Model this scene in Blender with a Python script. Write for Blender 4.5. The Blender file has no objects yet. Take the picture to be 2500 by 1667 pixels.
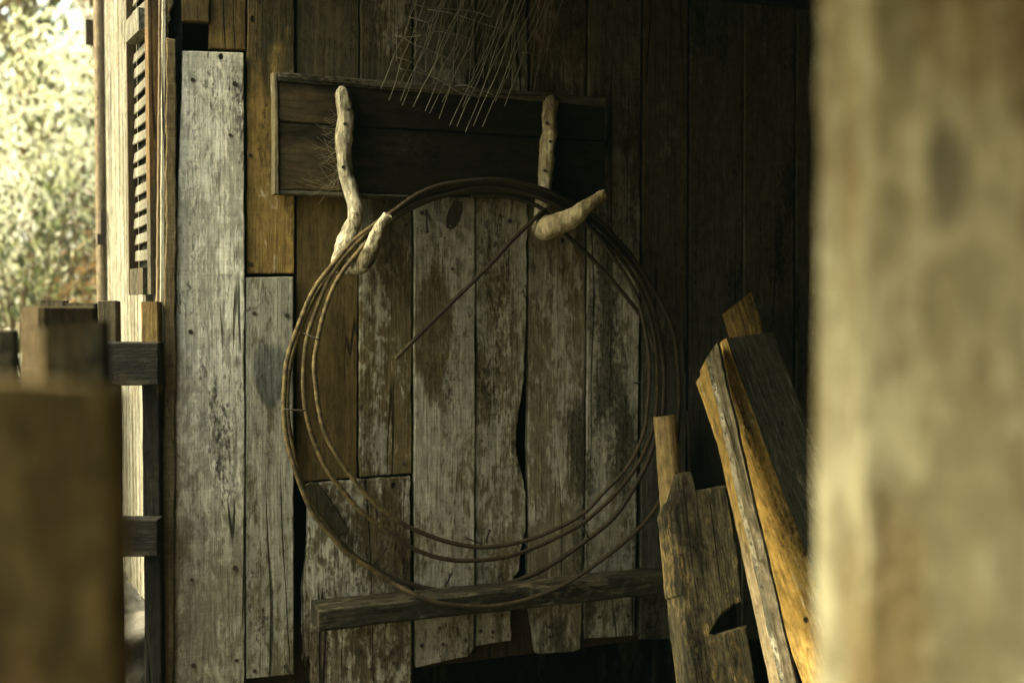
import bpy, bmesh, math, random
from mathutils import Vector, Matrix, noise

R = math.radians
random.seed(7)
scene = bpy.context.scene
COL = scene.collection

# ------------------------------------------------------------------ camera
FPX = 2778.0                      # focal length in photo pixels (40 mm on a 36 mm sensor)
CAMZ = 1.35
PITCH = math.atan(93 / FPX)
TH = R(22)                        # the plank wall turns away to the right
D0 = 2.8
FWD = Vector((0, math.cos(PITCH), -math.sin(PITCH)))
UPV = Vector((0, math.sin(PITCH), math.cos(PITCH)))
CAM = Vector((0, 0, CAMZ))
WU = Vector((math.cos(TH), math.sin(TH), 0))
WN = Vector((math.sin(TH), -math.cos(TH), 0))
WP0 = Vector((0, D0, 0))


def ray(px, py):
    return Vector(((px - 1250) / FPX, 0, 0)) + UPV * ((833.5 - py) / FPX) + FWD


def dp(px, py, d):
    r = ray(px, py)
    return CAM + r * (d / r.y)


def wl(px, py, n=0.0):
    """photo point -> wall coordinates (u, n, z) on the sheet n metres proud of the wall"""
    r = ray(px, py)
    o = WP0 + WN * n
    t = (o - CAM).dot(WN) / r.dot(WN)
    p = CAM + r * t
    return ((p - WP0).dot(WU), n, p.z)


def l2w(u, n, z):
    return WP0 + WU * u + WN * n + Vector((0, 0, z))


cd = bpy.data.cameras.new("camera")
cam = bpy.data.objects.new("camera", cd)
COL.objects.link(cam)
cam.location = CAM
cam.rotation_euler = (R(90) - PITCH, 0, 0)
cd.sensor_width = 36
cd.lens = 36 * FPX / 2500
cd.clip_start = 0.02
cd.clip_end = 500
cd.dof.use_dof = True
cd.dof.focus_distance = 2.62
cd.dof.aperture_fstop = 1.9
scene.camera = cam

# ------------------------------------------------------------------ node helper


class NT:
    def __init__(s, tree):
        s.t = tree
        s.l = tree.links

    def n(s, typ, **kw):
        nd = s.t.nodes.new(typ)
        for k, v in kw.items():
            setattr(nd, k, v)
        return nd

    def put(s, sock, v):
        if hasattr(v, "is_output") or isinstance(v, bpy.types.NodeSocket):
            s.l.new(v, sock)
        elif v is not None:
            if sock.type == 'RGBA' and len(v) == 3:
                v = (*v, 1)
            sock.default_value = v

    def math(s, op, a, b=None, c=None, clamp=False):
        nd = s.n("ShaderNodeMath", operation=op, use_clamp=clamp)
        s.put(nd.inputs[0], a)
        if b is not None:
            s.put(nd.inputs[1], b)
        if c is not None:
            s.put(nd.inputs[2], c)
        return nd.outputs[0]

    def vmath(s, op, a, b=None):
        nd = s.n("ShaderNodeVectorMath", operation=op)
        s.put(nd.inputs[0], a)
        if b is not None:
            s.put(nd.inputs[1], b)
        return nd.outputs["Value"] if op in ("LENGTH", "DOT_PRODUCT") else nd.outputs[0]

    def noise(s, vec, scale=1.0, detail=4, rough=0.55, dist=0.0):
        nd = s.n("ShaderNodeTexNoise")
        s.put(nd.inputs["Vector"], vec)
        nd.inputs["Scale"].default_value = scale
        nd.inputs["Detail"].default_value = detail
        nd.inputs["Roughness"].default_value = rough
        nd.inputs["Distortion"].default_value = dist
        return nd.outputs[0]

    def step(s, v, lo, hi, a=0.0, b=1.0):
        nd = s.n("ShaderNodeMapRange", interpolation_type='SMOOTHSTEP')
        s.put(nd.inputs[0], v)
        s.put(nd.inputs[1], lo)
        s.put(nd.inputs[2], hi)
        s.put(nd.inputs[3], a)
        s.put(nd.inputs[4], b)
        return nd.outputs[0]

    def lin(s, v, lo, hi, a=0.0, b=1.0):
        nd = s.n("ShaderNodeMapRange")
        s.put(nd.inputs[0], v)
        s.put(nd.inputs[1], lo)
        s.put(nd.inputs[2], hi)
        s.put(nd.inputs[3], a)
        s.put(nd.inputs[4], b)
        return nd.outputs[0]

    def mix(s, f, a, b, mode='MIX'):
        nd = s.n("ShaderNodeMix", data_type='RGBA', blend_type=mode)
        s.put(nd.inputs[0], f)
        s.put(nd.inputs[6], a)
        s.put(nd.inputs[7], b)
        return nd.outputs[2]

    def scale(s, c, f):
        """colour times a factor"""
        nd = s.n("ShaderNodeVectorMath", operation='SCALE')
        s.put(nd.inputs[0], c)
        s.put(nd.inputs[3], f)
        return nd.outputs[0]


def wood_group():
    g = bpy.data.node_groups.new("weathered_wood", "ShaderNodeTree")
    I = g.interface

    def inp(name, typ, dv):
        k = I.new_socket(name, in_out='INPUT', socket_type=typ)
        k.default_value = dv
    C, F, V = "NodeSocketColor", "NodeSocketFloat", "NodeSocketVector"
    inp("ColA", C, (.3, .28, .22, 1))
    inp("ColB", C, (.3, .28, .22, 1))
    inp("GradZ", F, 0.0)
    inp("GradW", F, 0.2)
    inp("Paint", C, (.5, .48, .4, 1))
    inp("PaintAmt", F, 0.0)
    inp("Dirt", C, (.06, .055, .035, 1))
    inp("DirtAmt", F, 0.3)
    inp("Spot", C, (.08, .085, .07, 1))
    inp("SpotC", V, (0, 0, 99))
    inp("SpotR", V, (.05, 1, .1))
    inp("SpotAmt", F, 0.0)
    inp("SpotC2", V, (0, 0, 99))
    inp("SpotR2", V, (.05, 1, .1))
    inp("FadeTop", F, 0.0)
    inp("FadeLow", F, 0.0)
    inp("Crack", F, 1.0)
    inp("Saw", F, 0.3)
    inp("Holes", F, 0.5)
    inp("Seed", F, 0.0)
    inp("Bump", F, 1.0)
    inp("Contrast", F, 1.0)
    I.new_socket("Shader", in_out='OUTPUT', socket_type="NodeSocketShader")
    n = NT(g)
    gi = n.n("NodeGroupInput").outputs
    go = n.n("NodeGroupOutput")
    obj = n.n("ShaderNodeTexCoord").outputs["Object"]
    off = n.vmath('MULTIPLY', n.n("ShaderNodeCombineXYZ").outputs[0], (1, 1, 1))
    comb = n.n("ShaderNodeCombineXYZ")
    for k, f in enumerate((3.13, 7.71, 5.37)):
        n.put(comb.inputs[k], n.math('MULTIPLY', gi["Seed"], f))
    P = n.vmath('ADD', obj, comb.outputs[0])
    # slight lengthwise waviness of the grain
    wv = n.noise(n.vmath('MULTIPLY', P, (3, 3, 1.6)), detail=2)
    wob = n.n("ShaderNodeCombineXYZ")
    n.put(wob.inputs[0], n.math('MULTIPLY', n.math('SUBTRACT', wv, .5), .035))
    G = n.vmath('ADD', P, wob.outputs[0])

    def sn(v, m, **k):
        return n.noise(n.vmath('MULTIPLY', v, m), **k)
    fine = sn(G, (150, 150, 5), detail=5, rough=.65)
    mid = sn(G, (34, 34, 1.7), detail=5, dist=.5)
    big = sn(P, (11, 11, 3.8), detail=7, rough=.62, dist=.4)
    big2 = sn(n.vmath('ADD', P, (17, 5, 9)), (8, 8, 2.4), detail=6, rough=.6)
    saw = sn(P, (7, 7, 210), detail=3)
    speck = sn(P, (130, 130, 60), detail=4, rough=.7)
    mot = sn(n.vmath('ADD', P, (3, 1, 8)), (60, 60, 26), detail=6, rough=.68, dist=.3)
    sep = n.n("ShaderNodeSeparateXYZ")
    n.put(sep.inputs[0], obj)
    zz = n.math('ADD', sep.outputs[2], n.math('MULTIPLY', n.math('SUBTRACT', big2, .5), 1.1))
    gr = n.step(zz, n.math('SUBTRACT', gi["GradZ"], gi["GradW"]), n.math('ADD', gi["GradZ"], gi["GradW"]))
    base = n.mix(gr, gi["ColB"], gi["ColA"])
    ct = gi["Contrast"]

    def varr(v, amp):
        return n.math('ADD', 1.0, n.math('MULTIPLY', ct, n.math('MULTIPLY', n.math('SUBTRACT', v, .5), amp)))
    # paint / pale silvered skin left on the wood
    pv = n.math('ADD', n.math('MULTIPLY', big, .5), n.math('ADD', n.math('MULTIPLY', mot, .33), n.math('MULTIPLY', n.math('ADD', speck, fine), .085)))
    thr = n.math('ADD', .5, n.math('MULTIPLY', n.math('SUBTRACT', .5, gi["PaintAmt"]), .36))
    pm = n.math('MULTIPLY', n.step(pv, n.math('SUBTRACT', thr, .03), n.math('ADD', thr, .03)), .9)
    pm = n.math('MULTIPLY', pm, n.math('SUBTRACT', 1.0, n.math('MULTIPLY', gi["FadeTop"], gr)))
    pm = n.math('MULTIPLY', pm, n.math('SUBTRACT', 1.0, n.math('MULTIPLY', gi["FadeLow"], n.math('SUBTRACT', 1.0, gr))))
    col = n.mix(pm, base, gi["Paint"])
    # weather stains
    dv = n.math('ADD', n.math('MULTIPLY', big2, .6), n.math('ADD', n.math('MULTIPLY', mid, .2), n.math('MULTIPLY', speck, .2)))
    dthr = n.math('ADD', .5, n.math('MULTIPLY', n.math('SUBTRACT', .5, gi["DirtAmt"]), .36))
    dm = n.math('MULTIPLY', n.step(dv, n.math('SUBTRACT', dthr, .03), n.math('ADD', dthr, .045)), .85)
    col = n.mix(dm, col, gi["Dirt"])
    # local spots: stains, knots, and painted shade on one hook elbow
    def spotlen(c, r):
        return n.vmath('LENGTH', n.vmath('DIVIDE', n.vmath('SUBTRACT', obj, gi[c]), gi[r]))
    ln = n.math('ADD', n.math('MINIMUM', spotlen("SpotC", "SpotR"), spotlen("SpotC2", "SpotR2")), n.math('MULTIPLY', n.math('SUBTRACT', n.math('ADD', n.math('MULTIPLY', big2, .5), n.math('MULTIPLY', big, .5)), .5), 4.5))
    sm = n.math('MULTIPLY', n.step(ln, .75, 1.1, 1.0, 0.0), gi["SpotAmt"])
    col = n.mix(sm, col, gi["Spot"])
    # grain
    col = n.scale(col, varr(fine, 1.15))
    col = n.scale(col, varr(mid, .85))
    col = n.scale(col, varr(mot, 2.2))
    col = n.scale(col, n.math('ADD', 1.0, n.math('MULTIPLY', gi["Saw"], n.math('SUBTRACT', saw, .5))))
    # black mould specks
    ms = n.step(n.math('ADD', n.math('MULTIPLY', n.math('ADD', speck, mot), .3), n.math('MULTIPLY', big2, .4)), .53, .60)
    col = n.scale(col, n.math('SUBTRACT', 1.0, n.math('MULTIPLY', ms, .7)))
    # drying cracks
    cn = n.math('ABSOLUTE', n.math('SUBTRACT', sn(G, (13, 13, .55), detail=2), .5))
    cg = n.step(sn(n.vmath('ADD', P, (4, 8, 2)), (5, 5, 2.4), detail=1), .54, .62)
    ck = n.math('MULTIPLY', n.step(cn, .002, .012, 1.0, 0.0), cg)
    # nail holes
    vo = n.n("ShaderNodeTexVoronoi")
    hv = n.vmath('MULTIPLY', P, (15, 3, 11))
    n.put(vo.inputs["Vector"], hv)
    vo.inputs["Scale"].default_value = 1
    vo.inputs["Randomness"].default_value = .8
    sc = n.n("ShaderNodeSeparateColor")
    n.put(sc.inputs[0], vo.outputs["Color"])
    hole = n.math('MULTIPLY', n.step(vo.outputs["Distance"], .05, .10, 1.0, 0.0),
                  n.math('LESS_THAN', sc.outputs[0], n.math('MULTIPLY', gi["Holes"], .35)))
    blk = n.math('MAXIMUM', n.math('MULTIPLY', ck, n.math('MULTIPLY', gi["Crack"], .85)), hole)
    col = n.mix(blk, col, (.012, .011, .008))
    h = n.math('ADD', n.math('MULTIPLY', fine, .55), n.math('MULTIPLY', mid, .55))
    h = n.math('ADD', h, n.math('MULTIPLY', n.math('MULTIPLY', saw, gi["Saw"]), .35))
    h = n.math('ADD', h, n.math('MULTIPLY', pm, .12))
    h = n.math('ADD', h, n.math('MULTIPLY', mot, .7))
    h = n.math('SUBTRACT', h, n.math('MULTIPLY', blk, .8))
    bp = n.n("ShaderNodeBump")
    n.put(bp.inputs["Strength"], gi["Bump"])
    bp.inputs["Distance"].default_value = .0045
    n.put(bp.inputs["Height"], h)
    pb = n.n("ShaderNodeBsdfPrincipled")
    n.put(pb.inputs["Base Color"], col)
    n.put(pb.inputs["Roughness"], n.lin(fine, .3, .7, .72, .92))
    pb.inputs["Specular IOR Level"].default_value = .09
    n.put(pb.inputs["Normal"], bp.outputs[0])
    n.l.new(pb.outputs[0], go.inputs[0])
    return g


WOOD = wood_group()
SEED = [0.0]


def wood(name, a, b=None, **kw):
    m = bpy.data.materials.new(name)
    m.use_nodes = True
    t = m.node_tree
    t.nodes.clear()
    gnode = t.nodes.new("ShaderNodeGroup")
    gnode.node_tree = WOOD
    out = t.nodes.new("ShaderNodeOutputMaterial")
    t.links.new(gnode.outputs[0], out.inputs[0])
    SEED[0] += 1.37
    kw.setdefault("Seed", SEED[0])
    kw["ColA"] = a
    kw["ColB"] = b or a
    for k, v in kw.items():
        s = gnode.inputs[k]
        s.default_value = (*v, 1) if s.type == 'RGBA' else v
    return m


def mat(name):
    m = bpy.data.materials.new(name)
    m.use_nodes = True
    m.node_tree.nodes.clear()
    n = NT(m.node_tree)
    out = n.n("ShaderNodeOutputMaterial")
    return m, n, out


def principled(n, out, col, rough=.8, metal=0.0, spec=.3, normal=None):
    pb = n.n("ShaderNodeBsdfPrincipled")
    n.put(pb.inputs["Base Color"], col)
    n.put(pb.inputs["Roughness"], rough)
    n.put(pb.inputs["Metallic"], metal)
    pb.inputs["Specular IOR Level"].default_value = spec
    if normal:
        n.put(pb.inputs["Normal"], normal)
    n.l.new(pb.outputs[0], out.inputs[0])
    return pb


def rust_mat(name, a, b, c, sc=60, lit_side=None):
    m, n, out = mat(name)
    ob = n.n("ShaderNodeTexCoord").outputs["Object"]
    n1 = n.noise(ob, sc, 5, .65)
    n2 = n.noise(ob, 5.0, 3)
    col = n.mix(n.step(n1, .4, .62), a, b)
    col = n.mix(n.step(n2, .42, .6), col, n.mix(n1, c, b))
    if lit_side:                                    # more orange to the left: light from that side put into the colour
        sp = n.n("ShaderNodeSeparateXYZ")
        n.put(sp.inputs[0], ob)
        xx = n.math('ADD', sp.outputs[0], n.math('MULTIPLY', n.math('SUBTRACT', n2, .5), .5))
        col = n.mix(n.step(xx, -.34, -.12, 1.0, 0.0), col, n.mix(n.step(n1, .4, .62), *lit_side))
    bp = n.n("ShaderNodeBump")
    bp.inputs["Strength"].default_value = .6
    bp.inputs["Distance"].default_value = .0015
    n.put(bp.inputs["Height"], n1)
    principled(n, out, col, .75, .15, .35, bp.outputs[0])
    return m


RUST = rust_mat("rusty_rebar", (.020, .0145, .008), (.045, .030, .012), (.014, .012, .009), lit_side=((.055, .041, .018), (.155, .115, .045)))
DARKIRON = rust_mat("dark_iron", (.02, .017, .013), (.045, .03, .018), (.012, .011, .01))
WIRE = rust_mat("dull_wire", (.17, .165, .135), (.25, .24, .19), (.10, .095, .075), 30)

# ------------------------------------------------------------------ object helpers


def link(name, me, mats, parent=None):
    o = bpy.data.objects.new(name, me)
    COL.objects.link(o)
    if not isinstance(mats, (list, tuple)):
        mats = [mats]
    for m in mats:
        me.materials.append(m)
    if parent:
        o.parent = parent
    return o


def tag(o, label=None, cat=None, group=None, kind=None):
    if label:
        o["label"] = label
    if cat:
        o["category"] = cat
    if group:
        o["group"] = group
    if kind:
        o["kind"] = kind
    return o


def empty(name, loc, rz=0.0):
    o = bpy.data.objects.new(name, None)
    o.empty_display_size = .1
    COL.objects.link(o)
    o.location = loc
    o.rotation_euler = (0, 0, rz)
    return o


def wall_empty(name, u, n, z):
    e = empty(name, l2w(u, n, z), TH)
    e["wo"] = (u, n, z)
    return e


def densify(pts, step):
    out = []
    for i, p in enumerate(pts):
        q = pts[(i + 1) % len(pts)]
        L = math.hypot(q[0] - p[0], q[1] - p[1])
        k = max(1, int(L / step))
        for j in range(k):
            f = j / k
            out.append((p[0] + (q[0] - p[0]) * f, p[1] + (q[1] - p[1]) * f))
    return out


def area2(p):
    return sum(p[i][0] * p[(i + 1) % len(p)][1] - p[(i + 1) % len(p)][0] * p[i][1] for i in range(len(p)))


def slab_mesh(name, outline, thick, jag=.0015, bev=.0025, seed=0.0, step=.009):
    """flat board: outline in (x, z), front at y=0, back at y=thick, worn edges"""
    pts = list(outline)
    if area2(pts) < 0:
        pts.reverse()
    pts = densify(pts, step)
    jp = []
    for x, z in pts:
        a = noise.noise((x * 30 + seed, z * 14, seed)) + .6 * noise.noise((x * 90, z * 70, seed + 4)) + 1.5 * max(0, noise.noise((x * 4 + 9, z * 5, seed * 2)) - .25)
        b = noise.noise((x * 40, z * 40 + seed, 3.3)) * .6
        jp.append((x + a * jag, z + b * jag))
    pts = jp
    N = len(pts)
    ins = []
    for i in range(N):
        a, c = pts[i - 1], pts[(i + 1) % N]
        tx, tz = c[0] - a[0], c[1] - a[1]
        L = math.hypot(tx, tz) or 1
        w = bev * (1 + .6 * noise.noise((pts[i][0] * 50, pts[i][1] * 50, seed)))
        ins.append((pts[i][0] - tz / L * w, pts[i][1] + tx / L * w))
    bm = bmesh.new()
    f0 = [bm.verts.new((x, 0, z)) for x, z in ins]
    f1 = [bm.verts.new((x, bev, z)) for x, z in pts]
    f2 = [bm.verts.new((x, thick, z)) for x, z in pts]
    bm.faces.new(f0)
    for A, B in ((f0, f1), (f1, f2)):
        for i in range(N):
            j = (i + 1) % N
            bm.faces.new((A[j], A[i], B[i], B[j]))
    bm.faces.new(list(reversed(f2)))
    bmesh.ops.recalc_face_normals(bm, faces=bm.faces)
    me = bpy.data.meshes.new(name)
    bm.to_mesh(me)
    bm.free()
    return me


def wall_board(name, pix, m, parent, n=0.0, thick=.022, jag=.0015, bev=.0025, yaw=0.0, step=.009):
    """a board on the wall from photo outline pix, its front n metres proud"""
    uv = [wl(px, py, n) for px, py in pix]
    uv = [(a, c) for a, b, c in uv]
    return wall_board_uz(name, uv, m, parent, n, thick, jag, bev, yaw, step)


def wall_board_uz(name, uv, m, parent, n=0.0, thick=.022, jag=.0015, bev=.0025, yaw=0.0, step=.009):
    u0 = (min(p[0] for p in uv) + max(p[0] for p in uv)) / 2
    z0 = (min(p[1] for p in uv) + max(p[1] for p in uv)) / 2
    SEED[0] += .77
    me = slab_mesh(name, [(a - u0, c - z0) for a, c in uv], thick, jag, bev, SEED[0], step)
    o = link(name, me, m, parent)
    w = parent.get("wo", (0, 0, 0)) if parent else (0, 0, 0)
    o.location = (u0 - w[0], -(n - w[1]), z0 - w[2])
    o.rotation_euler = (0, 0, yaw)
    return o


def catmull(pts, step):
    P = [Vector(p) for p in pts]
    out = []
    for i in range(len(P) - 1):
        a = P[i - 1] if i else P[0] * 2 - P[1]
        b, c = P[i], P[i + 1]
        d = P[i + 2] if i + 2 < len(P) else c * 2 - b
        k = max(1, int((c - b).length / step))
        for j in range(k):
            t = j / k
            out.append((.5 * ((2 * b) + (c - a) * t + (2 * a - 5 * b + 4 * c - d) * t * t + (3 * b - a - 3 * c + d) * t ** 3), i + t))
    out.append((P[-1], len(P) - 1))
    return out


def tube_bm(bm, pts, rad, step=.01, sides=8, rib=0.0, lump=0.0, seed=0.0, cap=True):
    """sweep; pts 3-D, rad a number or one radius per control point"""
    sm = catmull(pts, step)
    n = len(sm)
    t0 = (sm[1][0] - sm[0][0]).normalized()
    ref = Vector((0, 1, 0)) if abs(t0.y) < .9 else Vector((1, 0, 0))
    nx = t0.cross(ref).normalized()
    rings = []
    for i, (p, s) in enumerate(sm):
        t = (sm[min(i + 1, n - 1)][0] - sm[max(i - 1, 0)][0]).normalized()
        nx = (nx - t * nx.dot(t)).normalized()
        ny = t.cross(nx)
        if isinstance(rad, (int, float)):
            r = rad
        else:
            k = min(int(s), len(rad) - 2)
            r = rad[k] + (rad[k + 1] - rad[k]) * (s - k)
        if rib:
            r *= 1 + (rib if i % 2 else -rib)
        ring = []
        for k in range(sides):
            a = 2 * math.pi * k / sides
            v = nx * math.cos(a) + ny * math.sin(a)
            rr = r
            if lump:
                q = p * 22 + v * .7
                rr *= 1 + lump * (noise.noise((q.x + seed, q.y, q.z)) + .5 * noise.noise((q.x * 3 + seed, q.y * 3, q.z * 3)))
            ring.append(bm.verts.new(p + v * rr))
        rings.append(ring)
    for a, b in zip(rings, rings[1:]):
        for k in range(sides):
            j = (k + 1) % sides
            f = bm.faces.new((a[k], a[j], b[j], b[k]))
            f.smooth = True
    if cap:
        bm.faces.new(list(reversed(rings[0])))
        bm.faces.new(rings[-1])


def bm_obj(name, bm, m, parent=None):
    bmesh.ops.recalc_face_normals(bm, faces=bm.faces)
    me = bpy.data.meshes.new(name)
    bm.to_mesh(me)
    bm.free()
    return link(name, me, m, parent)


def loc_pts(parent, pix):
    """photo points (px, py, n) -> coordinates inside a wall_empty"""
    w = parent["wo"]
    out = []
    for px, py, n in pix:
        u, nn, z = wl(px, py, n)
        out.append(Vector((u - w[0], -(nn - w[1]), z - w[2])))
    return out


def section_bevel(sec, b):
    out = []
    for i, p in enumerate(sec):
        a, c = sec[i - 1], sec[(i + 1) % len(sec)]
        for q in (a, c):
            L = math.hypot(q[0] - p[0], q[1] - p[1])
            f = min(.35, b / L)
            out.append((p[0] + (q[0] - p[0]) * f, p[1] + (q[1] - p[1]) * f))
    return out


def axis_matrix(bot, top, yaw=0.0):
    Z = (top - bot).normalized()
    X = Vector((0, 1, 0)).cross(Z).normalized()
    Y = Z.cross(X)
    M = Matrix((X, Y, Z)).transposed().to_4x4()
    return Matrix.Translation(bot) @ M @ Matrix.Rotation(yaw, 4, 'Z')


def prism(name, bot, top, sec, m, parent=None, yaw=0.0, bev=.004, wob=.002, step=.02, cut=None, side_mat=None, matrix=None):
    """a squared timber from bot to top; sec = cross-section in metres; cut(x, y) = extra length at the top"""
    L = (top - bot).length
    s = section_bevel(sec, bev)
    k = max(2, int(L / step))
    SEED[0] += .91
    sd = SEED[0]
    bm = bmesh.new()
    rings = []
    for i in range(k + 1):
        f = i / k
        ring = []
        for j, (x, y) in enumerate(s):
            z = L * f
            if cut:
                z += cut(x, y) * max(0, (f - .8) / .2)
            a = noise.noise((x * 8 + sd, y * 8, z * 5)) + .6 * noise.noise((x * 20, y * 20 + sd, z * 30))
            b = noise.noise((x * 8, y * 8 + sd, z * 5 + 7)) + .6 * noise.noise((x * 20 + 5, y * 20 + sd, z * 30))
            zz = noise.noise((x * 60, y * 60, sd)) * .003 if i == k else 0
            ring.append(bm.verts.new((x + a * wob, y + b * wob, z + zz)))
        rings.append(ring)
    n = len(s)
    for a, b in zip(rings, rings[1:]):
        for j in range(n):
            h = (j + 1) % n
            fc = bm.faces.new((a[j], a[h], b[h], b[j]))
            if side_mat:
                fc.material_index = side_mat(j)
    bm.faces.new(list(reversed(rings[0])))
    bm.faces.new(rings[-1])
    o = bm_obj(name, bm, m, parent)
    M = axis_matrix(bot, top, yaw)
    if parent:
        M = parent.matrix_world.inverted() @ M
    o.matrix_local = M
    return o


def rect(w, d):
    return [(-w / 2, -d / 2), (w / 2, -d / 2), (w / 2, d / 2), (-w / 2, d / 2)]


def box_bm(bm, c, s):
    r = bmesh.ops.create_cube(bm, size=1)
    for v in r["verts"]:
        v.co = Vector((v.co.x * s[0] + c[0], v.co.y * s[1] + c[1], v.co.z * s[2] + c[2]))


# ------------------------------------------------------------------ wood palette (linear albedo)
GREYP = (.42, .40, .32)
PALEP = (.60, .57, .47)
GREY = (.168, .152, .095)
GREYM = (.25, .24, .19)
GREYD = (.13, .112, .07)
PALE = (.305, .295, .235)
BROWN = (.13, .085, .03)
BROWND = (.065, .047, .02)
OCHRE = (.30, .18, .05)
DK = (.062, .058, .041)
BLACKISH = (.018, .016, .011)

# ------------------------------------------------------------------ the shed
shed = wall_empty("shed", 0, 0, 0)
tag(shed, "old wooden shed with a wall of mixed grey and brown vertical boards", "shed")
void = wood("dark_interior", (.006, .006, .005), Bump=.2)  # near-black: shade of gaps and hollows put into the colour
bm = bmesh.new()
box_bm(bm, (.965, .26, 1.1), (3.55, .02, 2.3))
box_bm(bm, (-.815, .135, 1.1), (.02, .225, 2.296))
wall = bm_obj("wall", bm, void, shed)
wall["wo"] = (0, 0, 0)

planks = [  # grey and mottled boards: dark tops are bare brown, partly painted-in shade
    # outline, n, material, jag, label
    ([(447, 124), (596, 129), (597, 700), (598, 1400), (597, 1730), (424, 1730), (427, 1200), (431, 620), (437, 420), (440, 330)], .018,
     wood("plank_wide_pale", GREYP, (.22, .20, .145), GradZ=-.22, GradW=.28, FadeLow=.75, Paint=PALEP, PaintAmt=.45, DirtAmt=.22, Saw=.5, Holes=.5, Bump=.9), .0016, "wide pale grey board beside the corner post"),
    ([(514, -60), (601, -60), (600, 122), (512, 118)], .0, wood("plank_short_brown", BROWND, BROWN, PaintAmt=.1, Paint=GREYD), .001, None),
    ([(442, -60), (512, -60), (512, 55), (445, 52)], .012, wood("plank_block", BROWN, BROWND, PaintAmt=.1, Paint=GREYD), .001, None),
    ([(605, -60), (719, -60), (720, 300), (719, 668), (604, 668), (604, 300)], .004,
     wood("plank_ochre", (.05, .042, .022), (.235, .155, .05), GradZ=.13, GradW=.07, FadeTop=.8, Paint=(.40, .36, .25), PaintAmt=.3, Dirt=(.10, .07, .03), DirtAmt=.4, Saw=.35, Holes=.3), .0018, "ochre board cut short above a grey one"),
    ([(601, 677), (716, 675), (717, 1000), (718, 1400), (718, 1646), (602, 1657), (600, 1200)], .015,
     wood("plank_grey_stained", GREY, GREY, Paint=PALE, PaintAmt=.62, DirtAmt=.28, Saw=.45, Holes=.35, Spot=(.075, .085, .075), SpotC=(.015, 0, .24), SpotR=(.042, 1, .075), SpotAmt=.8, Bump=1.0), .0012, "grey sawn board with a dark round stain"),
    ([(725, -60), (877, -60), (876, 400), (874, 800), (872, 1165), (723, 1177), (724, 700)], -.004,
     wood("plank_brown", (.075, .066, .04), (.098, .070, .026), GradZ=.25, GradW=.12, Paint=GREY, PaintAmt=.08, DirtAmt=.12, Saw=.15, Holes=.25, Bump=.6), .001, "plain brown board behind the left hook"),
    ([(882, -60), (1006, -60), (1006, 450), (1006, 800), (1004, 1155), (877, 1165), (877, 600)], .0,
     wood("plank_mottled", (.075, .066, .04), (.135, .105, .05), FadeTop=.5, GradZ=-.18, GradW=.22, Paint=PALE, PaintAmt=.42, Dirt=(.082, .066, .028), DirtAmt=.46, Saw=.25, Holes=.4), .0025, None),
    ([(760, 1181), (870, 1171), (1001, 1162), (1003, 1300), (1006, 1720), (764, 1720), (761, 1625), (752, 1600), (748, 1626), (744, 1590), (741, 1610), (739, 1560), (741, 1510), (737, 1440), (748, 1380), (751, 1300), (755, 1240)], .010,
     wood("plank_flaking", (.14, .122, .074), (.13, .112, .068), Paint=(.40, .385, .31), PaintAmt=.56, Dirt=(.085, .062, .03), DirtAmt=.5, Saw=.1, Holes=.9, Bump=1.4), .005, "short wide board with flaking white paint and ragged left edge"),
    ([(1013, -60), (1160, -60), (1160, 700), (1159, 1420), (1156, 1580), (1146, 1600), (1100, 1610), (1017, 1630), (1012, 1500), (1011, 900)], .006,
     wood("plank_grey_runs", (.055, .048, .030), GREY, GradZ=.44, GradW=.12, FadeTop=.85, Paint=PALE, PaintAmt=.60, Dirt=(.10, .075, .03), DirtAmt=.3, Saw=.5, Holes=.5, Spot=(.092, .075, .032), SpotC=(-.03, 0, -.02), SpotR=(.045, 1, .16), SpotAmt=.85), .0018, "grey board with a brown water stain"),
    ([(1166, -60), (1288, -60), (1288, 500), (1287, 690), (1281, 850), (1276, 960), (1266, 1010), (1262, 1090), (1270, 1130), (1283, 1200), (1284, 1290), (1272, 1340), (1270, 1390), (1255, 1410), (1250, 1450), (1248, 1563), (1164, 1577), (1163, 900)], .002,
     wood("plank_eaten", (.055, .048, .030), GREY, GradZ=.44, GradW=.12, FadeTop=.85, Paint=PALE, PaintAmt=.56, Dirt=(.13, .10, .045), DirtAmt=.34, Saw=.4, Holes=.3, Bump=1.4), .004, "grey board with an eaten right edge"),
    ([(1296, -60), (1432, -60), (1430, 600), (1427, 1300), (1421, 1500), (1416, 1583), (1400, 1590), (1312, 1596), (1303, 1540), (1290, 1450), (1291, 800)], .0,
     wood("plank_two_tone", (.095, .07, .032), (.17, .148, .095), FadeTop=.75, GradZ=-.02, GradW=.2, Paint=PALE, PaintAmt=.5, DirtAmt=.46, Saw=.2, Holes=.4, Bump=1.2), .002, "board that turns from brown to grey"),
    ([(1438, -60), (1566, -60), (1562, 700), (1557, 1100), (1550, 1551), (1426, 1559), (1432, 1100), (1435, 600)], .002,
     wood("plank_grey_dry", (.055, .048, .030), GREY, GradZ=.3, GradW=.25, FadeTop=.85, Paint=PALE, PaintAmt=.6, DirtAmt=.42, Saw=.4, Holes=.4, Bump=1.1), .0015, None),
]
for i, (pix, n, m, jag, lab) in enumerate(planks):
    o = wall_board("plank", pix, m, wall, n, jag=jag, yaw=R(random.uniform(-.8, .8)))
    if lab:
        o["label"] = lab
dkx = [1569, 1684, 1818, 1945, 2075, 2210, 2340, 2470, 2600, 2735, 2870, 3005]
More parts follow.
